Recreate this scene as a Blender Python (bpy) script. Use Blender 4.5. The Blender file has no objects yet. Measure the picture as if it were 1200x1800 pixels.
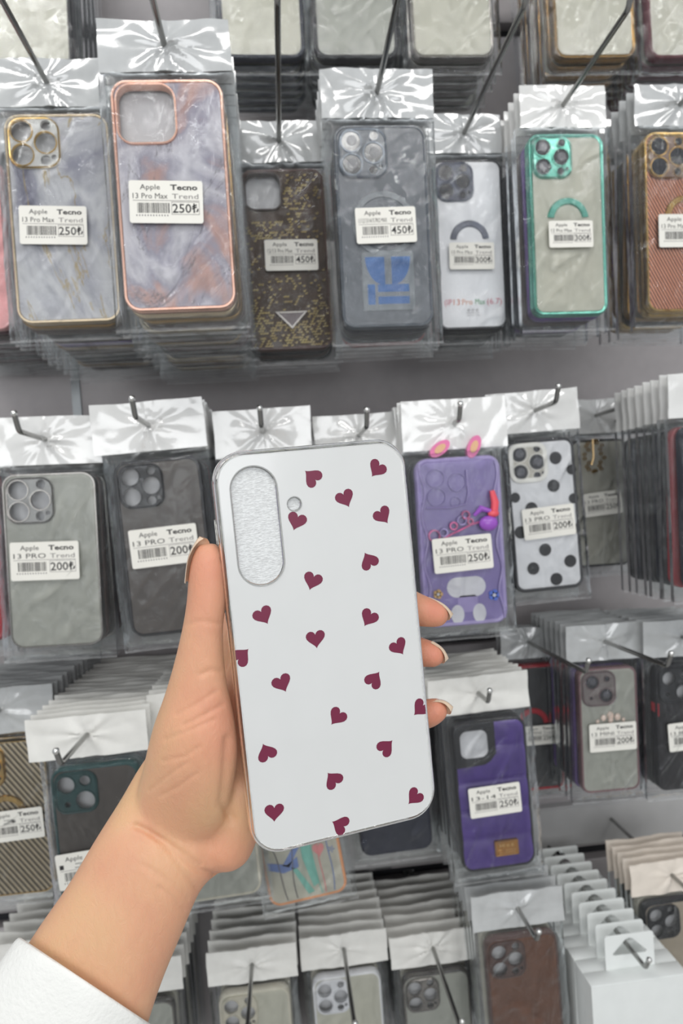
import bpy, math, random
import numpy as np
from mathutils import Vector, Matrix, noise
from mathutils.geometry import tessellate_polygon

random.seed(7)
scene = bpy.context.scene
COL = scene.collection

# ------------------------------------------------------------------ camera
FPX = 1200.0
def _n(v): return v / np.linalg.norm(v)
Yc = _n(np.array([-105., -40., 1200.]))              # world +Y (into the wall) seen in camera axes (right, down, forward)
Xc = np.array([13700., -960., 1200.]); Xc = _n(Xc - Yc * Xc.dot(Yc))
Zc = np.cross(Xc, Yc)
CAM = Vector((0, 0, 1.45))
def c2w(v): return Vector((float(Xc.dot(v)), float(Yc.dot(v)), float(Zc.dot(v))))
def C(px, py, z):
    """point seen at photo pixel (px,py) at camera depth z"""
    return CAM + c2w(np.array([(px - 600) / FPX * z, (py - 900) / FPX * z, z]))
def CD(v): return c2w(np.array(v, float))
def onY(px, py, Y):
    """point seen at photo pixel (px,py) on the vertical plane Y metres in front of the camera"""
    d = c2w(np.array([(px - 600) / FPX, (py - 900) / FPX, 1.]))
    return CAM + d * (Y / d.y)
cam_d = bpy.data.cameras.new('camera'); cam = bpy.data.objects.new('camera', cam_d); COL.objects.link(cam)
R3 = Matrix((c2w(np.array([1., 0, 0])), -c2w(np.array([0, 1., 0])), -c2w(np.array([0, 0, 1.])))).transposed()
cam.matrix_world = Matrix.Translation(CAM) @ R3.to_4x4()
cam_d.sensor_fit = 'HORIZONTAL'; cam_d.sensor_width = 36; cam_d.lens = 36
cam_d.clip_start = .01
cam_d.dof.use_dof = True; cam_d.dof.focus_distance = .283; cam_d.dof.aperture_fstop = 21
scene.camera = cam

# ------------------------------------------------------------------ light
scene.view_settings.view_transform = 'Standard'; scene.view_settings.look = 'None'
scene.view_settings.exposure = 0.10; scene.view_settings.gamma = 1.0
scene.view_settings.use_curve_mapping = False
w = bpy.data.worlds.new('shop_daylight'); scene.world = w; w.use_nodes = True
w.node_tree.nodes['Background'].inputs[0].default_value = (.93, .965, 1.0, 1)
w.node_tree.nodes['Background'].inputs[1].default_value = .50
def area(name, loc, target, sx, sy, power, col=(1, 1, 1)):
    l = bpy.data.lights.new(name, 'AREA'); l.shape = 'RECTANGLE'; l.size = sx; l.size_y = sy
    l.energy = power; l.color = col
    o = bpy.data.objects.new(name, l); COL.objects.link(o); o.location = loc
    o.rotation_euler = (Vector(target) - Vector(loc)).to_track_quat('-Z', 'Y').to_euler()
    return o
area('ceiling_panel', (-.6, -.55, 2.75), (0, .6, 1.4), 1.5, .12, 11, (1, .985, .96))
area('ceiling_panel', (.9, -1.2, 2.75), (.1, .6, 1.4), 1.5, .14, 11, (1, .985, .96))
area('frontal_fill', (-.2, -2.4, 1.75), (0, .6, 1.3), 2.6, 1.1, 26, (.97, .985, 1))  # added soft fill from behind the camera, lifts the wall below the stacks
scene.cycles.use_denoising = True
scene.cycles.transparent_max_bounces = 40
scene.cycles.max_bounces = 8
scene.cycles.sample_clamp_indirect = 6

# ------------------------------------------------------------------ materials
def s2l(c):
    return tuple(((x / 255) / 12.92 if x / 255 <= .04045 else ((x / 255 + .055) / 1.055) ** 2.4) for x in c) + (1,)
MATS = {}
def newmat(name):
    m = bpy.data.materials.new(name); m.use_nodes = True
    nt = m.node_tree; b = nt.nodes['Principled BSDF']; return m, nt, b
def _coords(nt, scale=(1, 1, 1), rot=(0, 0, 0), obj=True):
    tc = nt.nodes.new('ShaderNodeTexCoord'); mp = nt.nodes.new('ShaderNodeMapping')
    mp.inputs['Scale'].default_value = scale; mp.inputs['Rotation'].default_value = rot
    nt.links.new(tc.outputs['Object' if obj else 'Generated'], mp.inputs[0]); return mp
def _noise(nt, vec, scale, detail=4, dist=0, rough=.5):
    n = nt.nodes.new('ShaderNodeTexNoise'); n.inputs['Scale'].default_value = scale
    n.inputs['Detail'].default_value = detail; n.inputs['Distortion'].default_value = dist; n.inputs['Roughness'].default_value = rough
    nt.links.new(vec.outputs[0], n.inputs[0]); return n
def _ramp(nt, fac, stops):
    r = nt.nodes.new('ShaderNodeValToRGB'); e = r.color_ramp.elements
    e[0].position, e[0].color = stops[0]; e[1].position, e[1].color = stops[-1]
    for p, c in stops[1:-1]:
        q = e.new(p); q.color = c
    nt.links.new(fac, r.inputs[0]); return r
def _bump(nt, b, h, strength, dist=.001):
    n = nt.nodes.new('ShaderNodeBump'); n.inputs['Strength'].default_value = strength; n.inputs['Distance'].default_value = dist
    nt.links.new(h, n.inputs['Height']); nt.links.new(n.outputs[0], b.inputs['Normal']); return n
def plain(name, rgb, rough=.5, metal=0, spec=.5, var=.06, bump=0, bscale=400, coat=0, sss=0, alpha=1):
    if name in MATS: return MATS[name]
    m, nt, b = newmat(name); mp = _coords(nt); c = s2l(rgb)
    n = _noise(nt, mp, 60, 3)
    r = _ramp(nt, n.outputs[0], [(.3, tuple(x * (1 - var) for x in c[:3]) + (1,)), (.7, tuple(min(1, x * (1 + var)) for x in c[:3]) + (1,))])
    nt.links.new(r.outputs[0], b.inputs['Base Color'])
    b.inputs['Roughness'].default_value = rough; b.inputs['Metallic'].default_value = metal
    b.inputs['Specular IOR Level'].default_value = spec; b.inputs['Coat Weight'].default_value = coat
    b.inputs['Coat Roughness'].default_value = .08
    if bump: _bump(nt, b, _noise(nt, mp, bscale, 3).outputs[0], bump, .0008)
    if alpha < 1: b.inputs['Alpha'].default_value = alpha
    MATS[name] = m; return m
def film(name, veil, gloss, tint=(1, 1, 1), rough=.1, bscale=55, bstr=.9, fres=1.32):
    """thin crinkled plastic film: mostly see-through, a faint veil, sharp highlights"""
    if name in MATS: return MATS[name]
    m, nt, b = newmat(name); nt.nodes.remove(b); out = nt.nodes['Material Output']
    mp = _coords(nt, (1, 1, .45)); n = _noise(nt, mp, bscale, 5, 1.5, .6)
    bp = nt.nodes.new('ShaderNodeBump'); bp.inputs['Strength'].default_value = bstr; bp.inputs['Distance'].default_value = .004
    nr = _noise(nt, _coords(nt, (1, 1, .6), (0, .6, 0)), bscale * .5, 2, .8); nr.noise_type = 'RIDGED_MULTIFRACTAL'
    ad = nt.nodes.new('ShaderNodeMath'); ad.operation = 'MULTIPLY_ADD'; ad.inputs[1].default_value = .8
    nt.links.new(nr.outputs[0], ad.inputs[0]); nt.links.new(n.outputs[0], ad.inputs[2]); nt.links.new(ad.outputs[0], bp.inputs['Height'])
    tr = nt.nodes.new('ShaderNodeBsdfTransparent'); tr.inputs[0].default_value = (.97, .975, .975, 1)
    df = nt.nodes.new('ShaderNodeBsdfDiffuse'); df.inputs[0].default_value = tint + (1,); nt.links.new(bp.outputs[0], df.inputs['Normal'])
    gl = nt.nodes.new('ShaderNodeBsdfGlossy'); gl.inputs['Roughness'].default_value = rough; nt.links.new(bp.outputs[0], gl.inputs['Normal'])
    gl.inputs[0].default_value = (.95, .98, 1, 1)
    m1 = nt.nodes.new('ShaderNodeMixShader'); m1.inputs[0].default_value = veil
    nt.links.new(tr.outputs[0], m1.inputs[1]); nt.links.new(df.outputs[0], m1.inputs[2])
    fr = nt.nodes.new('ShaderNodeFresnel'); fr.inputs[0].default_value = fres; nt.links.new(bp.outputs[0], fr.inputs['Normal'])
    mu = nt.nodes.new('ShaderNodeMath'); mu.operation = 'MULTIPLY_ADD'; mu.inputs[1].default_value = gloss; mu.inputs[2].default_value = -.115 if gloss > 5 else -.03; mu.use_clamp = True
    nt.links.new(fr.outputs[0], mu.inputs[0])
    m2 = nt.nodes.new('ShaderNodeMixShader'); nt.links.new(mu.outputs[0], m2.inputs[0])
    nt.links.new(m1.outputs[0], m2.inputs[1]); nt.links.new(gl.outputs[0], m2.inputs[2]); nt.links.new(m2.outputs[0], out.inputs[0])
    MATS[name] = m; return m
def marble(name, a, b_, c_, vein, scale=16, seed=0.):
    m, nt, b = newmat(name); mp = _coords(nt, (1, 1, .62), (0, .35, 0)); mp.inputs['Location'].default_value = (seed, seed, 0)
    n = _noise(nt, mp, scale, 8, 2.2, .55)
    r = _ramp(nt, n.outputs[0], [(.34, s2l(a)), (.44, s2l(b_)), (.54, s2l(c_)), (.68, s2l(b_))])
    n2 = _noise(nt, mp, scale * .62, 6, 3.2, .6)
    r2 = _ramp(nt, n2.outputs[0], [(.492, (0, 0, 0, 1)), (.5, (.75, .75, .75, 1)), (.508, (0, 0, 0, 1))])
    mx = nt.nodes.new('ShaderNodeMix'); mx.data_type = 'RGBA'
    nt.links.new(r2.outputs[0], mx.inputs[0]); nt.links.new(r.outputs[0], mx.inputs[6]); mx.inputs[7].default_value = s2l(vein)
    nt.links.new(mx.outputs[2], b.inputs['Base Color']); b.inputs['Roughness'].default_value = .16
    MATS[name] = m; return m
def stripes(name, a, b_, scale, ang, metal=.3, rough=.35, dist=0, kind='BANDS', mid=.5):
    m, nt, b = newmat(name); mp = _coords(nt, (1, 1, 1), (0, ang, 0))
    wv = nt.nodes.new('ShaderNodeTexWave'); wv.wave_type = kind; wv.bands_direction = 'X'; wv.inputs['Scale'].default_value = scale
    wv.inputs['Distortion'].default_value = dist; nt.links.new(mp.outputs[0], wv.inputs[0])
    r = _ramp(nt, wv.outputs[0], [(mid - .2, s2l(a)), (mid + .2, s2l(b_))])
    nt.links.new(r.outputs[0], b.inputs['Base Color']); b.inputs['Metallic'].default_value = metal; b.inputs['Roughness'].default_value = rough
    _bump(nt, b, wv.outputs[0], .4, .0006)
    MATS[name] = m; return m

M_film = film('clear_crinkled_film', .015, 7.0, rough=.05, bstr=.55)
M_film_back = film('clear_film_behind', .012, .8, rough=.2)
M_seal = film('heat_sealed_film', .14, 2.5, rough=.18, bscale=200)
M_tab = plain('white_film_tab', (218, 218, 216), .14, 0, .8, .03, .9, 45, coat=.8)
M_tab_grey = plain('milky_film_tab', (182, 184, 184), .14, 0, .9, .08, 1.0, 38, coat=1.)
M_tab_dull = plain('dull_white_tab', (222, 221, 216), .4, 0, .5, .05, .4, 80)
M_label = plain('label_paper', (226, 224, 216), .55, var=.02)
M_ink = plain('label_ink', (40, 38, 40), .6)
M_ink2 = plain('label_ink_light', (120, 116, 116), .6)
M_liner = plain('frosted_liner', (206, 206, 208), .55, var=.06, bump=.3, bscale=90)
M_steel = plain('chromed_steel', (150, 150, 148), .22, 1)
M_cap = plain('hook_tip_steel', (225, 225, 222), .15, 1)
M_wall = plain('grey_painted_panel', (166, 161, 162), .38, 0, .5, .04, .05, 30)
M_rail = plain('light_grey_rail', (176, 175, 174), .35, 0, .5, .03)
M_dark = plain('dark_slot', (38, 38, 42), .7)
M_chrome_clip = plain('clip_metal', (190, 195, 195), .25, 1)
M_gold = plain('gold_plating', (205, 172, 110), .22, 1)
M_palegold = plain('pale_gold_plating', (196, 178, 150), .25, .9)
M_rose = plain('rose_gold_plating', (226, 180, 160), .25, .85)
M_teal = plain('teal_chrome', (112, 180, 164), .2, .85)
M_silver = plain('smoke_chrome', (142, 138, 134), .22, .85)
M_black = plain('black_rubber', (30, 31, 36), .4)
M_navy = plain('navy_rubber', (26, 31, 50), .45)
M_red = plain('red_rubber', (172, 38, 50), .45)
M_wine = plain('dark_wine_rubber', (92, 32, 44), .45)
M_green = plain('deep_teal_rubber', (28, 72, 72), .4)
M_brown = plain('brown_rubber', (92, 70, 64), .45)
M_violet = plain('violet_plating', (120, 90, 160), .25, .5)
M_bronze = plain('bronze_plating', (150, 118, 70), .25, .9)
M_pinkglit = plain('pink_glitter', (238, 176, 176), .35, 0, .7, .16, .8, 900)
M_creamrub = plain('cream_rubber', (205, 200, 184), .4)
M_orange = plain('peach_rubber', (232, 164, 118), .4)
M_smoke = plain('smoked_matte_back', (84, 77, 72), .4, var=.1)
M_smokeblue = plain('blue_smoke_back', (98, 103, 110), .3, var=.08)
M_frost = plain('frosted_back', (168, 169, 160), .38, var=.06)
M_ivory = plain('ivory_back', (192, 190, 176), .3, var=.04)
M_white = plain('white_print', (226, 226, 228), .25, var=.02)
M_whitecam = plain('white_camera_frame', (232, 230, 224), .3, var=.02)
M_darkback = plain('dark_grey_back', (66, 66, 68), .35, var=.15)
M_blackback = plain('black_back', (36, 34, 38), .35)
M_greyback = plain('grey_clear_back', (180, 178, 168), .35, var=.06)
M_lens = plain('lens_black', (34, 34, 42), .12, 0, .8)
M_lens2 = plain('lens_grey', (84, 84, 92), .2, 0, .8)
M_dot = plain('black_dot', (26, 26, 30), .35)
M_blue = plain('blue_print', (62, 108, 168), .35)
M_magring = plain('pale_ring', (128, 134, 138), .35)
M_lilac = plain('lilac_soft_plastic', (134, 120, 176), .28, 0, .6, .06)
M_lilac2 = plain('pale_lilac', (164, 150, 200), .28, 0, .6, .05)
M_pink = plain('pink_plastic', (216, 110, 160), .3)
M_sand = plain('sand_plastic', (214, 170, 130), .4)
M_purpcharm = plain('bright_purple_plastic', (150, 84, 186), .25)
M_redcharm = plain('coral_plastic', (224, 84, 96), .3)
M_blueflower = plain('blue_flower', (84, 120, 220), .4)
M_yellow = plain('yellow_flower', (216, 176, 110), .4)
M_quilt = plain('purple_quilted', (84, 62, 138), .42, 0, .5, .1, .2, 60)
M_leather = plain('brown_leather', (110, 72, 52), .45, 0, .5, .1, .5, 300)
M_card = plain('white_carton', (226, 229, 227), .5, var=.02)
M_plaque = plain('gold_plaque', (190, 140, 78), .3, .8)
M_plaque2 = plain('gold_plaque_relief', (232, 196, 136), .3, .8)
M_glit = plain('grey_glitter', (92, 96, 110), .35, .3, .8, .5, 1, 700)
M_crystal = plain('pearl_crystal', (236, 214, 200), .15, 0, .9)
M_chain = plain('pale_gold_chain', (206, 176, 132), .25, .9)
M_seqbase = plain('brown_fabric', (74, 58, 46), .6, var=.25, bump=.5, bscale=600)
M_seq = plain('gold_sequin', (244, 208, 128), .3, .4, var=.3)
M_fablue = plain('floral_blue', (120, 140, 190), .4)
M_faqua = plain('floral_aqua', (136, 196, 182), .4)
M_fapink = plain('floral_pink', (228, 150, 150), .4)
M_heart = plain('burgundy_print', (112, 32, 62), .35, var=.04)
M_marb_grey = marble('grey_marble_print', (96, 94, 112), (150, 150, 162), (204, 204, 206), (176, 150, 80), 8, .3)
M_marb_pink = marble('pink_marble_print', (196, 162, 154), (168, 165, 178), (212, 210, 215), (128, 124, 128), 13, 1.7)
M_carbon = stripes('silver_carbon_weave', (92, 84, 72), (190, 176, 150), 75, .62, .5, .35)
M_copper = stripes('copper_weave', (104, 72, 70), (206, 142, 108), 120, .5, .55, .3)

# ------------------------------------------------------------------ mesh building
class MB:
    def __init__(s): s.v = []; s.f = []; s.m = []; s.mats = []; s.smooth = True
    def mi(s, mat):
        if mat not in s.mats: s.mats.append(mat)
        return s.mats.index(mat)
    def add(s, vs, fs, mat):
        o = len(s.v); k = s.mi(mat); s.v += [tuple(x) for x in vs]
        for f in fs: s.f.append(tuple(i + o for i in f)); s.m.append(k)
    def mesh(s, name):
        me = bpy.data.meshes.new(name); me.from_pydata(s.v, [], s.f)
        for m in s.mats: me.materials.append(m)
        me.polygons.foreach_set('material_index', s.m)
        me.update()
        try: me.shade_smooth()
        except Exception: pass
        try: me.set_sharp_from_angle(angle=math.radians(40))
        except Exception: pass
        return me
    def build(s, name, parent=None, loc=None):
        o = bpy.data.objects.new(name, s.mesh(name)); COL.objects.link(o)
        if parent: o.parent = parent
        if loc is not None: o.location = loc
        return o
def link(name, me, parent=None):
    o = bpy.data.objects.new(name, me); COL.objects.link(o)
    if parent: o.parent = parent
    return o
def tag(o, label, cat, group=None, kind=None):
    if label: o['label'] = label
    if cat: o['category'] = cat
    if group: o['group'] = group
    if kind: o['kind'] = kind
    return o
def empty(name, mw=None):
    o = bpy.data.objects.new(name, None); COL.objects.link(o); o.empty_display_size = .02
    if mw is not None: o.matrix_world = mw
    return o
def rr(W, H, r, n=6, cx=0, cz=0):
    r = max(.0001, min(r, W / 2 - 1e-5, H / 2 - 1e-5)); out = []
    for (sx, sz, a0) in ((1, 1, 0), (-1, 1, 90), (-1, -1, 180), (1, -1, 270)):
        for i in range(n + 1):
            a = math.radians(a0 + 90 * i / n)
            out.append((cx + sx * (W / 2 - r) + r * math.cos(a), cz + sz * (H / 2 - r) + r * math.sin(a)))
    return out
def circ(cx, cz, r, n=20):
    return [(cx + r * math.cos(2 * math.pi * i / n), cz + r * math.sin(2 * math.pi * i / n)) for i in range(n)]
def loops(mb, ls, mat, close=False, cap0=False, cap1=False):
    """ls: list of rings of 3D points with equal counts"""
    n = len(ls[0]); vs = [p for l in ls for p in l]; fs = []
    m = len(ls)
    for a in range(m if close else m - 1):
        b = (a + 1) % m
        for i in range(n):
            j = (i + 1) % n; fs.append((a * n + i, a * n + j, b * n + j, b * n + i))
    if cap0: fs.append(tuple(range(n))[::-1])
    if cap1: fs.append(tuple((m - 1) * n + i for i in range(n)))
    mb.add(vs, fs, mat)
def frame(mb, W, H, r, prof, mat, cx=0, cz=0, n=6, close=False):
    """rounded rectangle swept by a profile of (inset, y)"""
    loops(mb, [[(x, y, z) for x, z in rr(W - 2 * i, H - 2 * i, r - i, n, cx, cz)] for i, y in prof], mat, close)
def plate(mb, outer, holes, y0, y1, mat):
    ls = [outer] + holes
    t = tessellate_polygon([[Vector((x, z, 0)) for x, z in l] for l in ls])
    flat = [p for l in ls for p in l]; N = len(flat)
    fs = [tuple(k) for k in t] + [tuple(i + N for i in k)[::-1] for k in t]; o = 0
    for l in ls:
        n = len(l)
        for i in range(n): fs.append((o + i, o + (i + 1) % n, N + o + (i + 1) % n, N + o + i))
        o += n
    mb.add([(x, y0, z) for x, z in flat] + [(x, y1, z) for x, z in flat], fs, mat)
def flat(mb, pts, y, mat):
    t = tessellate_polygon([[Vector((x, z, 0)) for x, z in pts]]); mb.add([(x, y, z) for x, z in pts], [tuple(k) for k in t], mat)
def disc(mb, cx, cz, r, y0, y1, mat, n=20, bev=.0):
    ls = [[(x, y1, z) for x, z in circ(cx, cz, r, n)], [(x, y0 + bev, z) for x, z in circ(cx, cz, r, n)], [(x, y0, z) for x, z in circ(cx, cz, max(r - bev, r * .5), n)]]
    loops(mb, ls, mat, cap1=True)
def ringdisc(mb, cx, cz, r, t, y0, y1, mat, n=24, a0=0, a1=360):
    """ring (or arc) of radius r, width t, standing from y1 out to y0"""
    full = a1 - a0 >= 359; k = n if full else n + 1; vs = []
    for i in range(k):
        a = math.radians(a0 + (a1 - a0) * i / n); c, s = math.cos(a), math.sin(a)
        for rad, y in ((r - t, y1), (r - t * .85, y0), (r - t * .15, y0), (r, y1)): vs.append((cx + rad * c, y, cz + rad * s))
    fs = []
    for i in range(n):
        j = (i + 1) % k
        for q in range(3): fs.append((i * 4 + q, i * 4 + q + 1, j * 4 + q + 1, j * 4 + q))
    mb.add(vs, fs, mat)
def tube(mb, pts, r, mat, n=8, caps=True):
    pts = [Vector(p) for p in pts]; rs = r if isinstance(r, (list, tuple)) else [r] * len(pts); ls = []; up = None
    for i, p in enumerate(pts):
        d = (pts[min(i + 1, len(pts) - 1)] - pts[max(i - 1, 0)]).normalized()
        if up is None: up = d.orthogonal().normalized()
        up = (up - d * up.dot(d)).normalized(); sd = d.cross(up)
        ls.append([tuple(p + (up * math.cos(2 * math.pi * k / n) + sd * math.sin(2 * math.pi * k / n)) * rs[i]) for k in range(n)])
    loops(mb, ls, mat, cap0=caps, cap1=caps)
def ball(mb, c, r, mat, n=10, sc=(1, 1, 1)):
    vs = []; fs = []
    for i in range(n // 2 + 1):
        th = math.pi * i / (n // 2)
        for k in range(n):
            ph = 2 * math.pi * k / n
            vs.append((c[0] + r * sc[0] * math.sin(th) * math.cos(ph), c[1] + r * sc[1] * math.sin(th) * math.sin(ph), c[2] + r * sc[2] * math.cos(th)))
    for i in range(n // 2):
        for k in range(n): fs.append((i * n + k, i * n + (k + 1) % n, (i + 1) * n + (k + 1) % n, (i + 1) * n + k))
    mb.add(vs, fs, mat)
def box(mb, x0, x1, y0, y1, z0, z1, mat):
    vs = [(x, y, z) for x in (x0, x1) for y in (y0, y1) for z in (z0, z1)]
    mb.add(vs, [(0, 1, 3, 2), (4, 6, 7, 5), (0, 4, 5, 1), (2, 3, 7, 6), (0, 2, 6, 4), (1, 5, 7, 3)], mat)
_tc = {}
def text_tris(s, bold=0.):
    if (s, bold) in _tc: return _tc[(s, bold)]
    cu = bpy.data.curves.new('t', 'FONT'); cu.body = s; cu.resolution_u = 2; cu.size = 1; cu.offset = bold
    cu.align_x = 'LEFT'
    ob = bpy.data.objects.new('t', cu); COL.objects.link(ob)
    dg = bpy.context.evaluated_depsgraph_get(); me = bpy.data.meshes.new_from_object(ob.evaluated_get(dg))
    vs = [(v.co.x, v.co.y) for v in me.vertices]; fs = [tuple(p.vertices) for p in me.polygons]
    bpy.data.objects.remove(ob); bpy.data.curves.remove(cu); bpy.data.meshes.remove(me)
    if not vs: vs = [(0, 0)]
    _tc[(s, bold)] = (vs, fs); return vs, fs
def text(mb, s, x0, x1, zb, h, y, mat, bold=0.):
    """text stretched to fill x0..x1 with its baseline at zb and cap height h"""
    vs, fs = text_tris(s, bold); xs = [v[0] for v in vs]; a, b = min(xs), max(xs)
    cap = .727
    mb.add([(x0 + (v[0] - a) / (b - a) * (x1 - x0), y, zb + v[1] / cap * h) for v in vs], [f[::-1] for f in fs], mat)

# ------------------------------------------------------------------ package parts
def film_mesh(W, H, seed, low=False, amp=1.):
    """front sheet of the bag: lies on the case, falls away to the sealed edges"""
    mb = MB(); nx, nz = (10, 12) if low else (40, 72)
    bw, z0, z1 = W + (.013 if low else .017), -H / 2 - .011, H / 2 + .007; vs = []
    for j in range(nz + 1):
        for i in range(nx + 1):
            x = -bw / 2 + bw * i / nx; z = z0 + (z1 - z0) * j / nz
            ex = max(0, abs(x) - W / 2 + .003) / .011; ez = max(0, max(-H / 2 - z, z - H / 2) + .002) / .010
            e = min(1, max(ex, ez)); p = Vector((x * 26 + seed * 3.1, z * 17 - x * 9, seed * 7.7))
            q = Vector((x * 70 + z * 30, z * 60 + seed, seed))
            wv = (noise.noise(p) * .0012 + (abs(noise.noise(q)) - .3) * .0008) * amp
            edge = noise.noise(Vector((z * 90, x * 90, seed))) * .0015 * e
            cs = Vector(((x * .62 + z * .78) * 14 + seed, (z * .62 - x * .78) * 62, seed * 2.3)); cr = max(0, 1 - abs(noise.noise(cs)) * 3.2 - .62) / .38
            cr *= max(0, noise.noise(Vector((x * 30, z * 22, seed * 5))) + .25) * 1.6
            y = -.0022 + wv * .8 + e * e * .0085 + edge - (0 if low else .0020 * cr * amp)
            if e < .02: y = min(y, -.0008)
            vs.append((x + noise.noise(Vector((z * 40, seed, 0))) * .0015 * (ex > .4), y, z))
    n1 = nx + 1
    mb.add(vs, [(j * n1 + i, j * n1 + i + 1, (j + 1) * n1 + i + 1, (j + 1) * n1 + i) for j in range(nz) for i in range(nx)], M_film)
    bs = [(-bw / 2, .0115, z0), (bw / 2, .0115, z0), (bw / 2, .0115, z1), (-bw / 2, .0115, z1)]
    mb.add(bs, [(0, 1, 2, 3)], M_film_back)
    # side gussets and the sealed bottom edge
    for s in (-1, 1):
        x = s * bw / 2
        mb.add([(x, .0065, z0), (x, .0115, z0), (x, .0115, z1), (x, .0065, z1)], [(0, 1, 2, 3)], M_film)
    k = 16; sv = []
    for i in range(k + 1):
        x = -bw / 2 + bw * i / k; wob = noise.noise(Vector((x * 120, seed, 3))) * .002
        sv += [(x, .006 + wob, z0), (x, .006 - wob, z0 - .0022)]
    mb.add(sv, [(2 * i, 2 * i + 1, 2 * i + 3, 2 * i + 2) for i in range(k)], M_seal)
    return mb
def tab_mesh(TW, TH, seed, mat, low=False):
    """folded white header with creases fanning out from the hook hole"""
    mb = MB(); nx, nz = (14, 6) if low else (44, 20); n1 = nx + 1
    for side in (0, 1):
        vs = []
        for j in range(nz + 1):
            for i in range(nx + 1):
                x = -TW / 2 + TW * i / nx; z = TH * j / nz
                dx, dz = x, z - TH * .52; r = math.hypot(dx, dz); a = math.atan2(dz, dx)
                fan = abs(noise.noise(Vector((math.cos(a) * 1.9 + seed, math.sin(a) * 1.9, seed * .7)))) * min(r / .006, 1) * math.exp(-r / .022) * .0085
                q = Vector((x * 38 + seed * 5 + z * 12, z * 34 - x * 14, seed)); cr = (abs(noise.noise(q)) - .25) * .0045
                y = -fan - cr * .6 + (.0 if side == 0 else .0016)
                top = TH + noise.noise(Vector((x * 30, seed, 9))) * .0014
                vs.append((x + noise.noise(Vector((z * 40, seed, i > nx / 2))) * .001, y, min(z, TH) / TH * top))
        mb.add(vs, [(j * n1 + i, j * n1 + i + 1, (j + 1) * n1 + i + 1, (j + 1) * n1 + i) for j in range(nz) for i in range(nx)], mat)
    return mb
def add_label(root, model, price, x, z, rot=0, y=-.0042, sc=1., line=None):
    """white price sticker with its printing"""
    w_, h_ = .051 * sc, .0295 * sc; mb = MB(); rgb = []
    plate(mb, rr(w_, h_, .0018), [], 0, .0003, M_label)
    yi = -.00012; u = w_; L = -w_ / 2; T = h_ / 2
    text(mb, 'Apple', L + .15 * u, L + .42 * u, T - .0062 * sc, .0037 * sc, yi, M_ink)
    text(mb, 'Tecno', L + .56 * u, L + .93 * u, T - .0064 * sc, .0038 * sc, yi, M_ink, .03)
    text(mb, model, L + .05 * u, L + .52 * u, T - .0125 * sc, .0039 * sc, yi, M_ink)
    text(mb, 'Trend', L + .58 * u, L + .94 * u, T - .0125 * sc, .0036 * sc, yi, M_ink2)
    box(mb, L + .05 * u, L + .95 * u, yi, 0, T - .0140 * sc, T - .0137 * sc, M_ink2)
    rs = random.Random(sum(map(ord, model + price))); xx = L + .11 * u
    while xx < L + .53 * u:
        bw = rs.choice((.0003, .0005, .0008)) * sc; box(mb, xx, xx + bw, yi, 0, T - .0225 * sc, T - .0155 * sc, M_ink); xx += bw + rs.choice((.0004, .0006)) * sc
    for i in range(12): box(mb, L + (.09 + i * .038) * u, L + (.105 + i * .038) * u, yi, 0, T - .0247 * sc, T - .0236 * sc, M_ink2)
    xa, xb, za, zb = L + .57 * u, L + .95 * u, T - .0235 * sc, T - .0146 * sc
    for q in ((xa, xb, za, za + .0003), (xa, xb, zb - .0003, zb), (xa, xa + .0003, za, zb), (xb - .0003, xb, za, zb)): box(mb, q[0], q[1], yi, 0, q[2], q[3], M_ink2)
    text(mb, price + '₺', xa + .0006 * sc, xb - .0006 * sc, T - .0222 * sc, .0064 * sc, yi, M_ink, .012)
    o = mb.build('price_label', root); o.location = (x, y, z); o.rotation_euler = (math.radians(0), math.radians(-rot), 0)
    return o

def camera_part(root, kind, W, H, frm, ringm, lensm, inner, isl=None, ringw=.0018):
    """camera surround of the case; returns the outline to cut out of the back panel"""
    lens = []
    S = isl or (.0395 if W > .075 else .037)
    off = .0032
    if kind == 'none': return None
    cx = -W / 2 + off + S / 2; cz = H / 2 - off - S / 2
    mb = MB(); r = S * .27
    if kind == 'window':
        frame(mb, S, S, r, [(0, .001), (.0002, -.0012), (.0014, -.0012), (.0018, .0008), (.0018, .006)], frm, cx, cz)
    elif kind == 'pads':
        pass
    else:
        L = [(-.23, .23, .21), (-.23, -.23, .21), (.22, 0, .21), (.24, .34, .10), (.20, -.34, .10), (.36, -.28, .05)]
        if kind == 'two': L = [(-.2, .2, .2), (.2, -.2, .2), (.24, .27, .08), (-.24, -.25, .05)]
        if kind == 'mirror': L = [(-.22, .2, .21), (.2, -.2, .23), (.22, .27, .14), (-.22, -.27, .07)]
        hs = [circ(cx + a * S, cz + b * S, c * S, 20) for a, b, c in L]
        see = inner is None
        plate(mb, rr(S, S, r, 6, cx, cz), hs if see else [], -.0008, .0022, frm)
        frame(mb, S, S, r, [(0, .0012), (.0002, -.0012), (ringw * .5, -.0018), (ringw * .85, -.0016), (ringw, -.0006)], ringm, cx, cz)
        for a, b, c in L:
            if c > .12 or not see: ringdisc(mb, cx + a * S, cz + b * S, c * S * 1.08, .0011 if c > .12 else .0005, -.0018, .0002, ringm, 20)
            if not see:
                l = MB(); disc(l, cx + a * S, cz + b * S, c * S * .9, -.0012 if c > .12 else -.001, .001, lensm, 20); lens.append(l)
                if c > .12: disc(l, cx + a * S + .0006, cz + b * S + .0006, c * S * .5, -.00135, .001, inner, 16)
    if mb.v:
        sur = mb.build('camera_surround', root)
        for l in lens: l.build('camera_lens', sur)
    return rr(S - .001, S - .001, r, 6, cx, cz)

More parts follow.
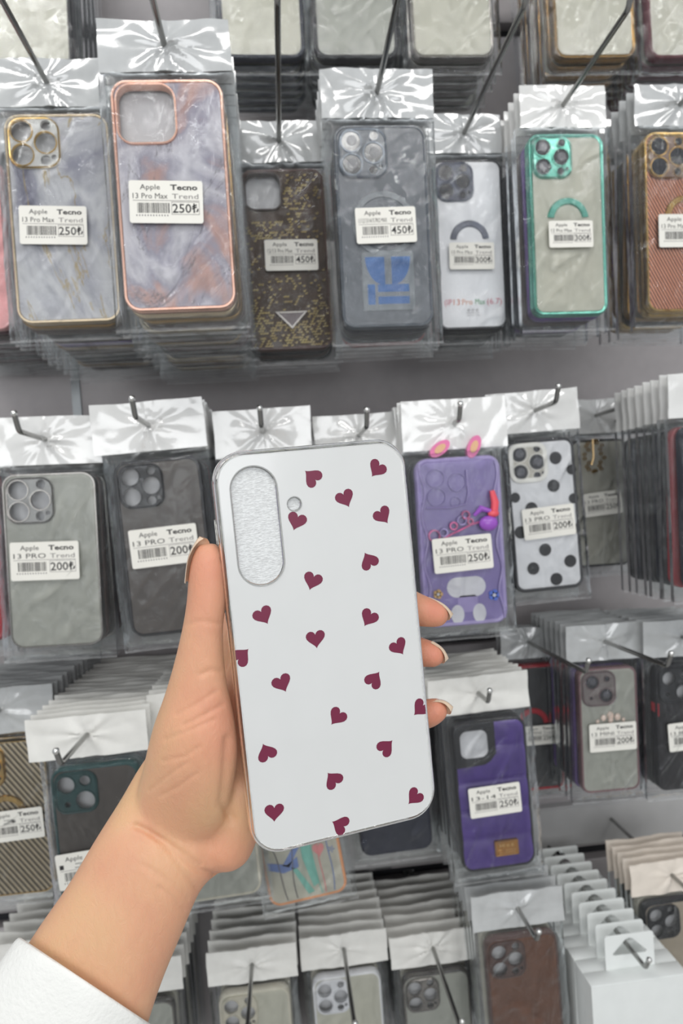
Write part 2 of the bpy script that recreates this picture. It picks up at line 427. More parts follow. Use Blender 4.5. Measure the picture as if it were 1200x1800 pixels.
def hearts_pts(s=1., n=28):
    out = []
    for i in range(n):
        t = 2 * math.pi * i / n
        out.append((16 * math.sin(t) ** 3 / 17 * s, (13 * math.cos(t) - 5 * math.cos(2 * t) - 2 * math.cos(3 * t) - math.cos(4 * t) + 2) / 17 * s))
    return out

def vslope(px): return math.degrees(math.atan((2642 - px) / 31000.))
_stack_cache = {}
ORD = ['', 'first', 'second', 'third', 'fourth', 'fifth', 'sixth', 'seventh', 'eighth', 'ninth', 'tenth', 'eleventh', 'twelfth', 'thirteenth', 'fourteenth', 'fifteenth', 'sixteenth', 'seventeenth']
def stack_meshes(W, H, bump, back, tabm, TW, TH):
    k = (round(W, 4), round(H, 4), bump.name, back.name, tabm.name)
    if k in _stack_cache: return _stack_cache[k]
    mb = MB(); r = W * .15
    frame(mb, W, H, r, [(.0035, .002), (.002, .0), (.0006, .0004), (0, .002), (0, .008), (.0008, .0098)], bump)
    plate(mb, rr(W - .006, H - .006, r - .003), [], .0012, .003, back)
    a = mb.mesh('case_shell')
    res = []
    for s in (1.3, 2.9):
        res.append((a, film_mesh(W, H, s, True).mesh('film_sleeve'), tab_mesh(TW, TH, s, tabm, True).mesh('hang_tab')))
    _stack_cache[k] = res; return res

WALL_Y = .86
HOOK_A = math.radians(2.1)
def hook(hole, tipY, label, up=True, baseY=WALL_Y + .004, length=.011):
    """steel rod from the wall out to the shopper, tip turned up"""
    root = empty('display_hook', Matrix.Translation((hole.x, baseY, hole.z - math.tan(HOOK_A) * (baseY - hole.y))))
    f = lambda Y: Vector((0, Y - baseY, math.tan(HOOK_A) * (baseY - Y)))
    mb = MB(); e = f(tipY); pts = [f(baseY), f((baseY + tipY) / 2), e + Vector((0, .004, 0))]
    for i in range(1, 5):
        a = math.radians(60) * i / 4; pts.append(e + Vector((0, .004 - .007 * math.sin(a), .007 * (1 - math.cos(a)))))
    last = pts[-1] + Vector((0, -math.cos(math.radians(60)), math.sin(math.radians(60)))) * length; pts.append(last)
    tube(mb, pts, .0022, M_steel, 10); mb.build('hook_rod', root)
    m2 = MB(); ball(m2, last, .0027, M_cap, 12); m2.build('end_cap', root)
    m3 = MB(); frame(m3, .014, .022, .002, [(0, .0), (0, -.003), (.0008, -.0038), (.0055, -.0038)], M_chrome_clip); m3.build('mount_plate', root)
    tag(root, label, 'hook', 'steel display hooks')
    return root

def pack(name, cx, cy, hpx, wpx, H, tilt, label, bumper=None, back=None, cam='tri', camm=None, ringm=None, lensm=M_lens, inner=None,
         model='13 Pro Max', price='250', lab=(0, 0, 0), labsc=1., tabm=M_tab, n=0, cols=(), step=.014, yaw=0, hookY=None, extra=None, seed=1.,
         mag=None, bt=.0028, grp=None, isl=None, short='', liner=M_liner, see_film=True, tabshift=0, hooklab=None, foff=0., ringw=.0018, nostack_back=None, taboff=0., TW=None, TH=.037):
    """one bagged phone case on a hook, with the rest of the stack behind it"""
    z = H * FPX / hpx; P = C(cx, cy, z); W = wpx / FPX * z
    roll = -math.radians(tilt - vslope(cx))
    Mx = Matrix.Translation(P) @ Matrix.Rotation(math.radians(yaw), 4, 'Z') @ Matrix.Rotation(roll, 4, 'Y')
    root = empty('packaged_phone_case', Mx); r = W * .15; bm_ = bumper or M_black
    g = grp or ('bagged cases on the hook of the ' + short)
    tag(root, label, 'phone case', g)
    mb = MB(); frame(mb, W, H, r, [(bt, .003), (bt, .0006), (bt * .8, 0), (bt * .3, 0), (0, .0016), (0, .0085), (.0006, .0100), (bt, .0100)], bm_, n=8)
    mb.build('bumper', root)
    cut = camera_part(root, cam, W, H, camm or bm_, ringm or bm_, lensm, inner, isl, ringw)
    mb = MB(); plate(mb, rr(W - 2 * bt + .0004, H - 2 * bt + .0004, r - bt, 8), [cut] if cut and cam != 'pads' else [], .0006, .0022, back); mb.build('back_panel', root)
    mb = MB(); plate(mb, rr(W - .002, H - .002, r), [], .0092, .0100, liner); mb.build('liner', root)
    if mag:
        kind, mm, mz = mag; mb = MB()
        if kind == 'half': ringdisc(mb, 0, mz, .0195, .0068, -.0006, .0008, mm, 20, 5, 175)
        else: ringdisc(mb, 0, mz, .0265, .0055, -.0002, .0008, mm, 32)
        mb.build('magnet_ring', root)
    if extra: extra(root, W, H)
    fs_ = film_mesh(W, H, seed).build('film_sleeve', root); fs_.location = (0, -foff, 0)
    TWd = TW or (W + .018)
    t = tab_mesh(TWd, TH, seed, tabm).build('hang_tab', root); t.location = (taboff, .004, H / 2 + .007)
    if lab is not None: add_label(root, model, price, lab[0], lab[1], lab[2], y=-.0042 - foff, sc=labsc)
    bpy.context.view_layer.update()
    hole = Mx @ Vector((taboff, .004, H / 2 + .007 + TH * .52))
    if hookY is not None: hook(hole, hookY, hooklab or ('steel hook holding the ' + short))
    ca = math.cos(HOOK_A); sa = math.sin(HOOK_A); rs = random.Random(int(seed * 1000) + n)
    dn = {}
    for k in range(1, n + 1):
        bmat, cname = cols[(k - 1) % len(cols)]; bk = nostack_back or bmat
        Hs = H * rs.uniform(.97, 1.0)
        ms = stack_meshes(W, H, bmat, bk, tabm, TWd, TH)[rs.randrange(2)]
        jr = math.radians(rs.uniform(-1.6, 1.6)); rr_ = roll + jr
        hp = hole + Vector((rs.uniform(-.0005, .0005), step * k, -step * k * sa))
        M2 = Matrix.Translation(hp) @ Matrix.Rotation(math.radians(yaw * .7 + rs.uniform(-2, 2)), 4, 'Z') @ Matrix.Rotation(rr_, 4, 'Y') @ Matrix.Translation((-taboff, -.004, -(H / 2 + .007 + TH * .52)))
        if M2.translation.y > WALL_Y - .012: break
        e = empty('packaged_phone_case', M2)
        tag(e, 'bagged ' + cname + ' case, ' + ORD[k] + ' behind the ' + short, 'phone case', g)
        link('case_shell', ms[0], e); link('film_sleeve', ms[1], e)
        o = link('hang_tab', ms[2], e); o.location = (taboff, .004, H / 2 + .007)
    return root

def LB(cx, cy, px, py, hpx, H, tilt, rot=0):
    """photo position of a sticker -> local offset on its case"""
    ex = math.tan(math.radians(tilt - vslope(cx))); sl = (-60 - cy) / (14300 - cx) - ex; s = math.tan(math.radians(tilt))
    dx, dy = px - cx, py - cy; b = (dy - sl * dx) / (1 - sl * s); a = dx - s * b; k = H / hpx
    return (a * k, -b * k, rot)

# ------------------------------------------------------------------ display wall
slots = [onY(1000, y, .85).z for y in (45, 391, 753, 1101, 1500)]
ztop, zbot = slots[0] + .45, slots[-1] - .55
mb = MB(); edges = [ztop] + slots + [zbot]
for a, b in zip(edges[:-1], edges[1:]):
    zt = a - (.012 if a != ztop else 0); zb = b + (.006 if b != zbot else 0)
    prof = [(-1.3, .87, zt), (-1.3, .852, zt), (-1.3, .85, zt - .003), (-1.3, .85, zb + .003), (-1.3, .852, zb), (-1.3, .87, zb)]
    mb.add(prof + [(1.5, y, z) for _, y, z in prof], [(i, i + 6, i + 7, i + 1) for i in range(5)], M_wall)
tag(mb.build('wall_back'), None, None, kind='structure')
mb = MB(); box(mb, -1.3, 1.5, .868, .89, zbot, ztop, M_dark); tag(mb.build('trim_1'), None, None, kind='structure')
# light rail over the lowest row
mb = MB(); pA = onY(1000, 1418, .835).z; pB = onY(1000, 1490, .835).z
loops(mb, [[(x, .852, pA), (x, .838, pA), (x, .835, pA - .003), (x, .835, pB + .003), (x, .838, pB), (x, .852, pB)] for x in (-1.3, 1.5)], M_rail, cap0=True, cap1=True)
tag(mb.build('trim_2'), None, None, kind='structure')
# upright seam between two panels
sx = onY(134, 690, .85).x; mb = MB()
loops(mb, [[(sx - .006, .851, z), (sx - .005, .8475, z), (sx + .005, .8475, z), (sx + .006, .851, z)] for z in (slots[4] + .02, ztop)], plain('seam_strip', (132, 136, 138), .3, .3))
tag(mb.build('trim_3'), None, None, kind='structure')
mb = MB(); box(mb, -2.5, 2.5, -3, 1.0, -.02, 0, plain('floor_tile', (190, 188, 184), .3)); tag(mb.build('floor'), None, None, kind='structure')
for (px, py, ln, lb) in ((1018, 1474, .030, 'bright metal clip under the light rail, right end'), (995, 1494, .022, 'small bright metal clip above the white cartons'), (672, 1522, .022, 'pale metal clip in the dark slot below the navy case')):
    p = onY(px, py, .846); mb = MB(); loops(mb, [[(x, y, z) for y, z in ((.856, -.0015), (.842, -.002), (.8405, 0), (.842, .002), (.856, .0015))] for x in (-ln / 2, ln / 2)], M_chrome_clip, cap0=True, cap1=True)
    o = mb.build('rail_clip'); o.location = (p.x, 0, p.z); tag(o, lb, 'clip')

BR, BK, VI, BZ, NV, RD, WN, GD, PG, SV, CR, TLc, WH = ((M_brown, 'brown'), (M_black, 'black'), (M_violet, 'violet'), (M_bronze, 'bronze rimmed'), (M_navy, 'navy'), (M_red, 'red'),
    (M_wine, 'dark red'), (M_gold, 'gold rimmed'), (M_palegold, 'pale gold rimmed'), (M_silver, 'smoke rimmed'), (M_creamrub, 'cream'), (M_green, 'dark green'), (M_white, 'white'))

# ------------------------------------------------------------------ extras on single cases
def ex_sequin(root, W, H):
    mb = MB(); rs = random.Random(3); sx_, sz_ = .0026, .0023
    nx, nz = int(W / sx_), int(H / sz_)
    def density(u, v):
        if v < .28 and u < .50: return 0
        d = .16
        if .28 < v < .40 and u < .6: d = .55
        if v < .28 and u > .5: d = .45 if u < .75 else .22
        if v > .72: d = .62
        if .84 > v > .74 and .28 < u < .72: d = .1
        if .40 < v < .60: d = .10 if u > .15 else .25
        if .60 < v < .72: d = .25
        return d
    for j in range(nz):
        for i in range(nx):
            x = -W / 2 + (i + .5 + (.5 if j % 2 else 0)) * sx_; z = H / 2 - (j + .5) * sz_
            if abs(x) > W / 2 - .0035 or abs(z) > H / 2 - .0035: continue
            if rs.random() < .78 * density((x + W / 2) / W, .5 - z / H): ringdisc(mb, x, z, .00108, .00036, -.0006, .0004, M_seq, 8, 190, 395)
    mb.build('sequin_pattern', root)
    mb = MB(); zc = -H * .335; xo = .001
    tri = [(xo - .0145, zc + .007), (xo + .0145, zc + .007), (xo, zc - .0085)]
    plate(mb, tri, [], -.002, .0004, plain('brown_enamel', (110, 96, 98), .25)); ins = [(xo - .0112, zc + .0056), (xo + .0112, zc + .0056), (xo, zc - .006)]
    plate(mb, tri, [ins[::-1]], -.0028, -.0015, M_silver)
    for tx, tz in ((-.0105, .0055), (.0105, .0055), (0, -.0048)): ball(mb, (xo + tx, -.003, zc + tz), .0008, M_cap, 8)
    mb.build('triangle_plate', root)
def ex_blue(root, W, H):
    mb = MB(); u = lambda a: (a - .5) * W; v = lambda b: (.5 - b) * H
    flat(mb, rr(W * .56, H * .29, .002, 3, u(.52), v(.77)), -.00005, M_magring)
    cx, cz = u(.52), v(.650)
    half = lambda sgn: [(cx + sgn * .0035, cz)] + [(cx + sgn * (.0035 + .0145 * math.sin(math.radians(a))), cz - .021 * math.cos(math.radians(a)) * 1.0) for a in range(0, 91, 10)][::1]
    for s in (-1, 1):
        p = [(cx + s * .0028, cz), (cx + s * .0028, cz - .0225)] + [(cx + s * (.0035 + .0150 * math.sin(math.radians(a))), cz - .0225 * math.cos(math.radians(a))) for a in range(10, 91, 10)]
        flat(mb, p if s > 0 else p[::-1], -.0002, M_blue)
    for zc in (.805, .865): box(mb, u(.40), u(.74), -.0002, 0, v(zc) - .0030, v(zc) + .0030, M_blue)
    box(mb, u(.29), u(.37), -.0002, 0, v(.885), v(.785), M_blue)
    mb.build('blue_emblem', root)
def ex_glit(root, W, H):
    mb = MB(); cols = [(200, 90, 90), (150, 90, 90), (210, 130, 90), (80, 150, 100), (80, 150, 100), (190, 80, 80)]
    parts = ['(IP', '13', 'Pro', 'Max', '(6.7)']; xs = [(-.40, -.29), (-.27, -.18), (-.15, .0), (.04, .18), (.21, .42)]
    cc = [(190, 90, 110), (205, 120, 90), (200, 130, 90), (70, 150, 95), (190, 90, 90)]
    for s, (a, b), c in zip(parts, xs, cc): text(mb, s, a * W, b * W, -H * .352, .0058, .0004, plain('ink_%d_%d' % c[:2], c, .5))
    for a in (-.06, 0, .06): ringdisc(mb, a * W, -H * .385, .0012, .0004, .0002, .0006, M_ink2, 10)
    for k in range(2): text(mb, 'magnetic case', -.10 * W, .10 * W, -H * (.403 + .014 * k), .0012, .0004, M_ink2)
    mb.build('printed_lettering', root)
def ex_polka(root, W, H):
    mb = MB()
    for a, b in ((.72, .135), (.97, .22), (.66, .315), (.10, .37), (.96, .41), (.32, .45), (.14, .60), (.93, .61), (.47, .73), (.28, .845), (.82, .82), (.60, .93)):
        x, z = (a - .5) * W, (.5 - b) * H; r = .0062; x = max(-W / 2 + .0045, min(W / 2 - .0045, x))
        flat(mb, circ(x, z, r if .1 < a < .93 else .005), .0003, M_dot)
    mb.build('dot_print', root)
def ex_lilac(root, W, H):
    mb = MB(); pts = []
    for s in (1, -1):
        p = []
        for i in range(40):
            v = i / 39; z = (.47 - .94 * v) * H; p.append((s * (W * .43 + .002 * math.sin(v * 21 + (0 if s > 0 else 1))), -.0006, z))
        tube(mb, p, .0012, M_lilac2, 6)
    tube(mb, [(-W * .40, -.0004, H * .21), (-W * .1, -.001, H * .205), (W * .06, -.001, H * .22), (W * .10, -.001, H * .28), (W * .09, -.001, H * .42)], .0009, M_lilac2, 6)
    mb.build('wavy_ridge', root)
    mb = MB()
    for a, b in ((-.27, .38), (-.02, .35), (-.27, .27), (-.05, .235)): ringdisc(mb, a * W, b * H, .0085 if b != .235 else .005, .0012, -.0008, .001, M_lilac, 20)
    mb.build('lens_rings', root)
    for s, t in ((-1, 55), (1, 25)):
        mb = MB(); x0 = s * W * .2
        pl = lambda k: [(x0 + math.cos(a) * .0055 * k * math.cos(math.radians(t)) + math.sin(a) * .0105 * k * math.sin(math.radians(t)), H / 2 + .008 - math.cos(a) * .0055 * k * math.sin(math.radians(t)) + math.sin(a) * .0105 * k * math.cos(math.radians(t))) for a in [2 * math.pi * i / 18 for i in range(18)]]
        plate(mb, pl(1), [], -.001, .006, M_pink); plate(mb, pl(.55), [], -.0016, .0, M_sand); mb.build('pink_loop', root)
    mb = MB(); rs = random.Random(5)
    for x, z, m, r in ((-.33, .02, M_pink, .0055), (-.30, -.03, M_pink, .004), (-.22, .035, M_lilac2, .004), (-.1, .07, M_pink, .0038), (.0, .1, M_lilac2, .0045), (.05, .13, M_pink, .004), (.1, .09, M_pink, .003)):
        ringdisc(mb, x * W, z * H + .004, r, .0013, -.004, -.001, m, 14)
    tube(mb, [(-.34 * W, -.003, .0), (-.15 * W, -.003, .045 * H), (.12 * W, -.003, .1 * H), (.3 * W, -.003, .12 * H)], .0009, M_pink, 6)
    mb.build('charm_strap', root)
    mb = MB(); ball(mb, (.30 * W, -.006, .10 * H), .0085, M_purpcharm, 14, (1, .6, .8)); tube(mb, [(.14 * W, -.005, .15 * H), (.22 * W, -.006, .19 * H), (.33 * W, -.006, .17 * H)], [.0015, .003, .002], M_purpcharm, 8)
    tube(mb, [(.37 * W, -.006, .15 * H), (.39 * W, -.006, .22 * H), (.36 * W, -.006, .29 * H)], [.0032, .0035, .0022], M_redcharm, 8); ball(mb, (.36 * W, -.007, .155 * H), .004, M_redcharm, 10, (1.3, .6, .8))
    mb.build('bead_charm', root)
    mb = MB()
    for (x, z, m, r) in ((-.32, -.30, M_yellow, .0038), (.34, -.33, M_blueflower, .0044)):
        for k in range(5): disc(mb, x * W + r * .6 * math.cos(k * 1.257), z * H + r * .6 * math.sin(k * 1.257), r * .55, -.0012, .001, m, 10)
        disc(mb, x * W, z * H, r * .35, -.0016, .001, M_white, 10)
    flat(mb, rr(W * .46, H * .12, .010, 5, .02 * W, -.27 * H), .0002, M_white); flat(mb, rr(W * .24, H * .10, .004, 5, .03 * W, -.37 * H), .0002, M_lilac2)
    for s in (-1, 1): flat(mb, [(.03 * W + s * .13 * W + .006 * math.cos(a), -.43 * H + .0085 * math.sin(a)) for a in [2 * math.pi * i / 16 for i in range(16)]], .0001, M_white)
    mb.build('pastel_print', root)
def ex_chain(root, W, H):
    mb = MB()
    for k in range(22):
        a = 2 * math.pi * k / 22; x = -.12 * W + .010 * math.sin(a) + (.004 if k % 3 == 0 else 0); z = H * .37 + .018 * math.cos(a)
        ringdisc(mb, x, z, .0022, .0008, -.003, -.0005, M_chain, 8)
    tube(mb, [(-.12 * W, -.003, H * .5), (-.12 * W, -.003, H * .36), (-.16 * W, -.003, H * .3)], .0012, M_chain, 6); mb.build('chain_charm', root)
def ex_crown(root, W, H):
    mb = MB()
    for x, z, r in ((-.1, .10, .003), (.02, .115, .0038), (.14, .10, .0034), (-.2, .075, .002), (.24, .075, .002), (.02, .08, .003)): ball(mb, (x * W, -.0006, z * H), r, M_crystal, 10, (1, .4, 1.2))
    mb.build('crystal_cluster', root)
def ex_quilt(root, W, H):
    mb = MB(); seams = [0, .17, .40, .60, .79, 1.0]; nx, nz = 20, 60; vs = []; w2, h2 = W - .004, H - .004; r = W * .15
    for j in range(nz + 1):
        v = j / nz; z = (.5 - v) * h2; dz = max(0, abs(z) - (h2 / 2 - r)); hw = w2 / 2 - r + math.sqrt(max(0, r * r - dz * dz))
        for k in range(5):
            if seams[k] <= v <= seams[k + 1]: t = (v - seams[k]) / (seams[k + 1] - seams[k])
        bu = abs(math.sin(math.pi * t)) ** .45
        for i in range(nx + 1):
            x = hw * (2 * i / nx - 1); ed = max(0, 1 - abs(2 * i / nx - 1) ** 6)
            vs.append((x, .001 - .0034 * bu * (.25 + .75 * ed) + noise.noise(Vector((x * 140, z * 60, 1))) * .0008 * bu, z))
    n1 = nx + 1; mb.add(vs, [(j * n1 + i, (j + 1) * n1 + i, (j + 1) * n1 + i + 1, j * n1 + i + 1) for j in range(nz) for i in range(nx)], M_quilt)
    mb.build('quilted_cover', root)
    mb = MB(); S = .030; cx, cz = -W / 2 + .005 + S / 2, H / 2 - .006 - S / 2
    bl = [(-W / 2 + .0008, H / 2 - .009), (-W / 2 + .003, H / 2 - .0038), (-W / 2 + .0085, H / 2 - .0008), (cx + S / 2 + .006, H / 2 - .0006), (cx + S / 2 + .006, cz - S / 2 + .004), (cx + S / 2, cz - S / 2 - .003), (cx + S / 2 - .006, cz - S / 2 - .006), (-W / 2 + .001, cz - S / 2 - .007)]
    hole = rr(S * .9, S * .9, .007, 6, cx, cz)
    plate(mb, bl, [hole], -.004, .0, M_black); mb.build('camera_surround', root)
    mb = MB(); flat(mb, rr(S * .93, S * .93, .006, 5, cx, cz), -.0031, M_liner); mb.build('camera_opening', root)
    mb = MB(); px, pz = .10 * W, -.35 * H; plate(mb, rr(.0235, .0150, .0012, 3, px, pz), [], -.0042, -.001, M_plaque)
    text(mb, 'Hi n 6', px - .007, px + .007, pz + .0015, .0034, -.0044, M_plaque2, .02)
    frame(mb, .0222, .0138, .001, [(0, -.0042), (.0003, -.0047), (.0007, -.0042)], M_plaque2, px, pz, 3)
    for k in range(2): tube(mb, [(px - .008 + i * .0008, -.0044, pz - .0016 - k * .0022 + .0006 * math.sin(i * 1.9 + k)) for i in range(21)], .00035, M_plaque2, 5)
    mb.build('gold_plaque', root)
def ex_floral(root, W, H):
    mb = MB(); u = lambda a: (a - .5) * W; v = lambda b: (.5 - b) * H
    P = lambda l, m: flat(mb, [(u(a), v(b)) for a, b in l], .0002, m)
    for k, (a0, a1, m) in enumerate(((.12, .25, M_ink2), (.38, .36, M_ink2), (.62, .66, M_faqua), (.74, .70, M_fapink), (.86, .82, M_fablue))):
        tube(mb, [(u(a0 + (a1 - a0) * t + .02 * math.sin(t * 5 + k)), .0003, v(.55 + .42 * t)) for t in [i / 12 for i in range(13)]], .0006, m, 5)
    P([(.34, .76), (.42, .78), (.58, .95), (.50, .96)], M_faqua); P([(.50, .55), (.62, .56), (.66, .90), (.58, .92), (.50, .72)], M_faqua)
    P([(.06, .70), (.30, .74), (.44, .70), (.44, .77), (.24, .79), (.06, .75)], M_fablue); P([(.24, .74), (.46, .60), (.50, .63), (.32, .76)], M_fablue)
    flat(mb, [(u(.72) + p[0] * .006, v(.69) + p[1] * .008) for p in hearts_pts()], .0001, M_fapink)
    for k in range(5): P([(.88, .70), (.88 + .05 * math.cos(k * 1.257), .70 + .028 * math.sin(k * 1.257)), (.88 + .03 * math.cos(k * 1.257 + .5), .70 + .018 * math.sin(k * 1.257 + .5))], M_fablue)
    mb.build('floral_print', root)
def ex_band(root, W, H):
    mb = MB(); box(mb, -W / 2 + .001, W / 2 - .001, -.0008, .001, H * .07, H * .20, M_wine); mb.build('contrast_band', root)
def ex_buttons(root, W, H):
    mb = MB(); box(mb, -W / 2 - .0006, -W / 2 + .0006, .002, .008, H * .13, H * .20, M_red); box(mb, -W / 2 + .0018, -W / 2 + .003, -.0008, .001, H * .10, H * .2, M_red); mb.build('side_button', root)

# ------------------------------------------------------------------ first row in view
pm = .162
pack('a', -66, 430, 300, 150, pm, 4.5, 'pink glitter bagged phone case cut by the left edge of the photo, upper row', M_pinkglit, M_pinkglit, 'none', lab=None, n=10, cols=(WN, BR, WN, BK), seed=4.2, short='pink glitter case at the left edge', hookY=.46, tabm=M_tab_grey, hooklab='steel hook at the left edge of the upper row')
pack('a', 110, 384, 363, 180, pm, 4.1, 'grey marble print phone case with gold rim and three lens rings, 250 sticker', M_palegold, M_marb_grey, 'tri', plain('pale_grey_island', (206, 206, 204), .25), M_gold, model='13 Pro Max', price='250',
     lab=LB(110, 384, 97, 399, 363, pm, 4.1, -2), n=12, cols=(BZ, BR, BK, BR, VI, BZ, BR, SV, BK, BR), seed=1.1, short='grey marble case', hookY=.455, tabm=M_tab_grey, TW=.094, hooklab='steel hook above the grey marble case', taboff=-.006)
pack('a', 305, 343, 401, 196, pm, 3.9, 'pink and lilac marble print phone case with rose gold rim and square camera opening', M_rose, M_marb_pink, 'window', M_rose, price='250', lab=LB(305, 343, 294, 359, 401, pm, 3.9, -2),
     n=14, cols=(PG, BZ, BR, PG, SV, BR, BZ, WN, BK, NV), seed=2.3, short='pink marble case', hookY=.43, tabm=M_tab_grey, TW=.093, isl=.0425, hooklab='steel hook above the pink marble case', TH=.036)
pack('a', 504, 456, 315, 147, pm, 3.7, 'brown phone case with gold sequins and a triangle plate in a clear bag', M_brown, M_seqbase, 'window', plain('brown_camera_rim', (70, 56, 50), .4), price='450', model='12/13 Pro Max', lab=LB(504, 456, 512, 451, 315, pm, 3.7, -1),
     labsc=.93, extra=ex_sequin, n=3, cols=(BK, BR, BK), seed=3.7, short='gold sequin case', hookY=.46, tabm=M_tab_grey, TW=.082, isl=.034, hooklab='steel hook above the gold sequin case')
pack('a', 675, 398, 352, 164, pm, 2.7, 'slate blue translucent phone case with magnet ring and blue emblem, 450 sticker', plain('slate_rim', (70, 78, 88), .25), M_smokeblue, 'tri', plain('slate_island', (88, 94, 102), .2), plain('slate_ring', (120, 128, 138), .2, .4), inner=M_lens2, price='450', model='11/12/13/14/15 PRO MAX',
     lab=LB(675, 398, 677, 399, 352, pm, 2.7, 1), labsc=.96, mag=('full', M_magring, .002), extra=ex_blue, n=4, cols=(NV, BK, NV, RD), seed=5.1, short='slate blue magnet case', hookY=.44, tabm=M_tab_grey, TW=.092, hooklab='steel hook above the slate blue magnet case', TH=.039)
pack('a', 826, 430, 296, 126, pm, 2.5, 'silver white phone case with glittering grey camera block and half ring, 300 sticker', M_black, M_white, 'tri', M_glit, M_glit, inner=M_lens, price='300', lab=LB(826, 430, 827, 452, 296, pm, 2.5, -1), labsc=.86,
     mag=('half', M_glit, .004), extra=ex_glit, n=5, cols=(BK, SV, BK, BK), seed=6.6, short='silver white glitter-ring case', hookY=.49, tabm=M_tab_grey, TW=.072, hooklab='steel hook above the silver white glitter-ring case')
pack('a', 999, 395, 316, 138, pm, 1.9, 'clear phone case with mint chrome rim, mint camera frame and half ring, 300 sticker', M_teal, M_ivory, 'tri', M_teal, M_teal, inner=M_lens2, price='300', lab=LB(999, 395, 1000, 414, 316, pm, 1.9, 0), labsc=.80,
     mag=('half', M_teal, .005), n=5, cols=(VI, BR, NV, VI, NV, BK), seed=7.2, short='mint chrome case', hookY=.49, tabm=M_tab, TW=.080, bt=.004, hooklab='steel hook above the mint chrome case')
pack('a', 1204, 390, 312, 146, pm, 1.2, 'copper woven phone case with gold camera frame cut by the right edge, upper row', M_gold, M_copper, 'tri', plain('copper_island', (140, 120, 110), .2, .5), M_gold, inner=M_lens, lab=LB(1204, 390, 1200, 408, 312, pm, 1.2, 0), price='200',
     mag=('half', M_gold, .005), n=5, cols=(GD, BZ, BK, GD, BZ, BK), seed=8.4, short='copper woven case', hookY=.49, tabm=M_tab_grey, TW=.086, bt=.003, hooklab='steel hook above the copper woven case')
# row above: only the lower ends reach into the photo
for i, (cx, m, bk, nm) in enumerate(((45, M_black, M_ivory, 'leftmost black rimmed'), (455, M_navy, M_ivory, 'navy rimmed'), (620, M_black, M_frost, 'black rimmed'), (790, M_silver, M_ivory, 'smoke rimmed'), (1040, M_bronze, M_ivory, 'bronze rimmed'), (1205, M_wine, M_ivory, 'dark red rimmed'))):
    pack('a', cx, -46 + (14 if cx < 100 else 0), 290, 150, pm, 3, nm + ' case in the topmost row, only its lower end in view', m, bk, 'none', lab=None, n=6, cols=((m, nm.split()[-2] + ' rimmed'),), nostack_back=bk, seed=20.1 + i, short=nm + ' case of the topmost row', tabm=M_tab_grey, bt=.004)

# ------------------------------------------------------------------ second row
p13 = .149
pack('a', 93, 985, 308, 160, p13, 3.3, 'clear frosted phone case with smoke chrome lens rings, left end of the middle row', M_silver, M_frost, 'tri', plain('clear_island', (160, 160, 158), .25), M_silver, price='200', model='13 PRO', lab=LB(93, 985, 82, 985, 308, p13, 3.3, -1),
     labsc=1.1, n=9, cols=(BR, SV, BK, WN), seed=9.3, short='frosted smoke-rim case', hookY=.545, TW=.094, hooklab='short steel hook tip over the frosted smoke-rim case', TH=.041, taboff=-.002, bt=.0022)
pack('a', 291, 961, 310, 150, p13, 6.2, 'smoky black matte phone case with black camera block, 200 sticker, behind the thumb', M_black, M_smoke, 'tri', M_black, M_black, price='200', model='13 PRO', lab=LB(291, 961, 290, 959, 310, p13, 6.2, 1), labsc=1.1,
     n=8, cols=(BK, NV, BK, RD), seed=10.4, short='smoky black case', hookY=.54, TW=.094, hooklab='steel hook tip over the smoky black case', TH=.042, taboff=-.004)
pack('a', 478, 965, 300, 150, p13, 4.5, 'bagged black phone case hidden behind the heart case, its white tab showing above', M_black, M_darkback, 'tri', M_black, M_black, lab=None, n=8, cols=(BK, NV), seed=11.4, short='black case behind the heart case', hookY=.56, TW=.085, hooklab='steel hook tip over the top edge of the heart case', TH=.041)
pack('a', 645, 960, 285, 140, p13, 4.0, 'bagged navy phone case hidden behind the heart case, white tab above its right half', M_navy, M_darkback, 'tri', M_navy, M_navy, lab=None, n=6, cols=(NV, BK), seed=12.2, short='navy case behind the heart case', hookY=.565, TW=.082, hooklab='steel hook tip over the right half of the heart case', TH=.040)
pack('a', 812, 952, 298, 152, p13, 3.2, 'lilac soft plastic phone case with bead charm and pink loops, 250 sticker', M_lilac2, M_lilac, 'pads', price='250', model='13 PRO', lab=LB(812, 952, 810, 972, 298, p13, 3.2, 2), labsc=1.03,
     extra=ex_lilac, foff=.002, n=7, cols=(NV, BK, NV), seed=13.8, short='lilac charm case', hookY=.575, TW=.094, hooklab='steel hook tip over the lilac charm case', TH=.044, bt=.004)
pack('a', 957, 905, 268, 126, p13, 4.4, 'white phone case with black polka dots and white camera frame, 200 sticker', M_black, M_white, 'tri', plain('pale_island', (190, 186, 176), .3), M_whitecam, ringw=.0048, inner=M_lens2, price='200', model='13 PRO', lab=LB(957, 905, 962, 917, 268, p13, 4.4, 2), labsc=1.02,
     extra=ex_polka, n=5, cols=(WH, BK, SV), seed=14.9, short='polka dot case', hookY=.60, TW=.088, hooklab='long steel hook over the polka dot case', TH=.040, bt=.0036, isl=.0385)
pack('a', 1056, 884, 224, 104, p13, 2.4, 'grey phone case with gold chain charm between the polka dot case and the black stack', M_black, M_greyback, 'none', price='250', model='13 PRO', lab=LB(1056, 884, 1056, 885, 224, p13, 2.4, 4), labsc=.92,
     extra=ex_chain, n=2, cols=(BK,), seed=15.5, short='grey chain-charm case', hookY=.66, TW=.085, hooklab='longest steel hook at the right of the middle row', TH=.040)
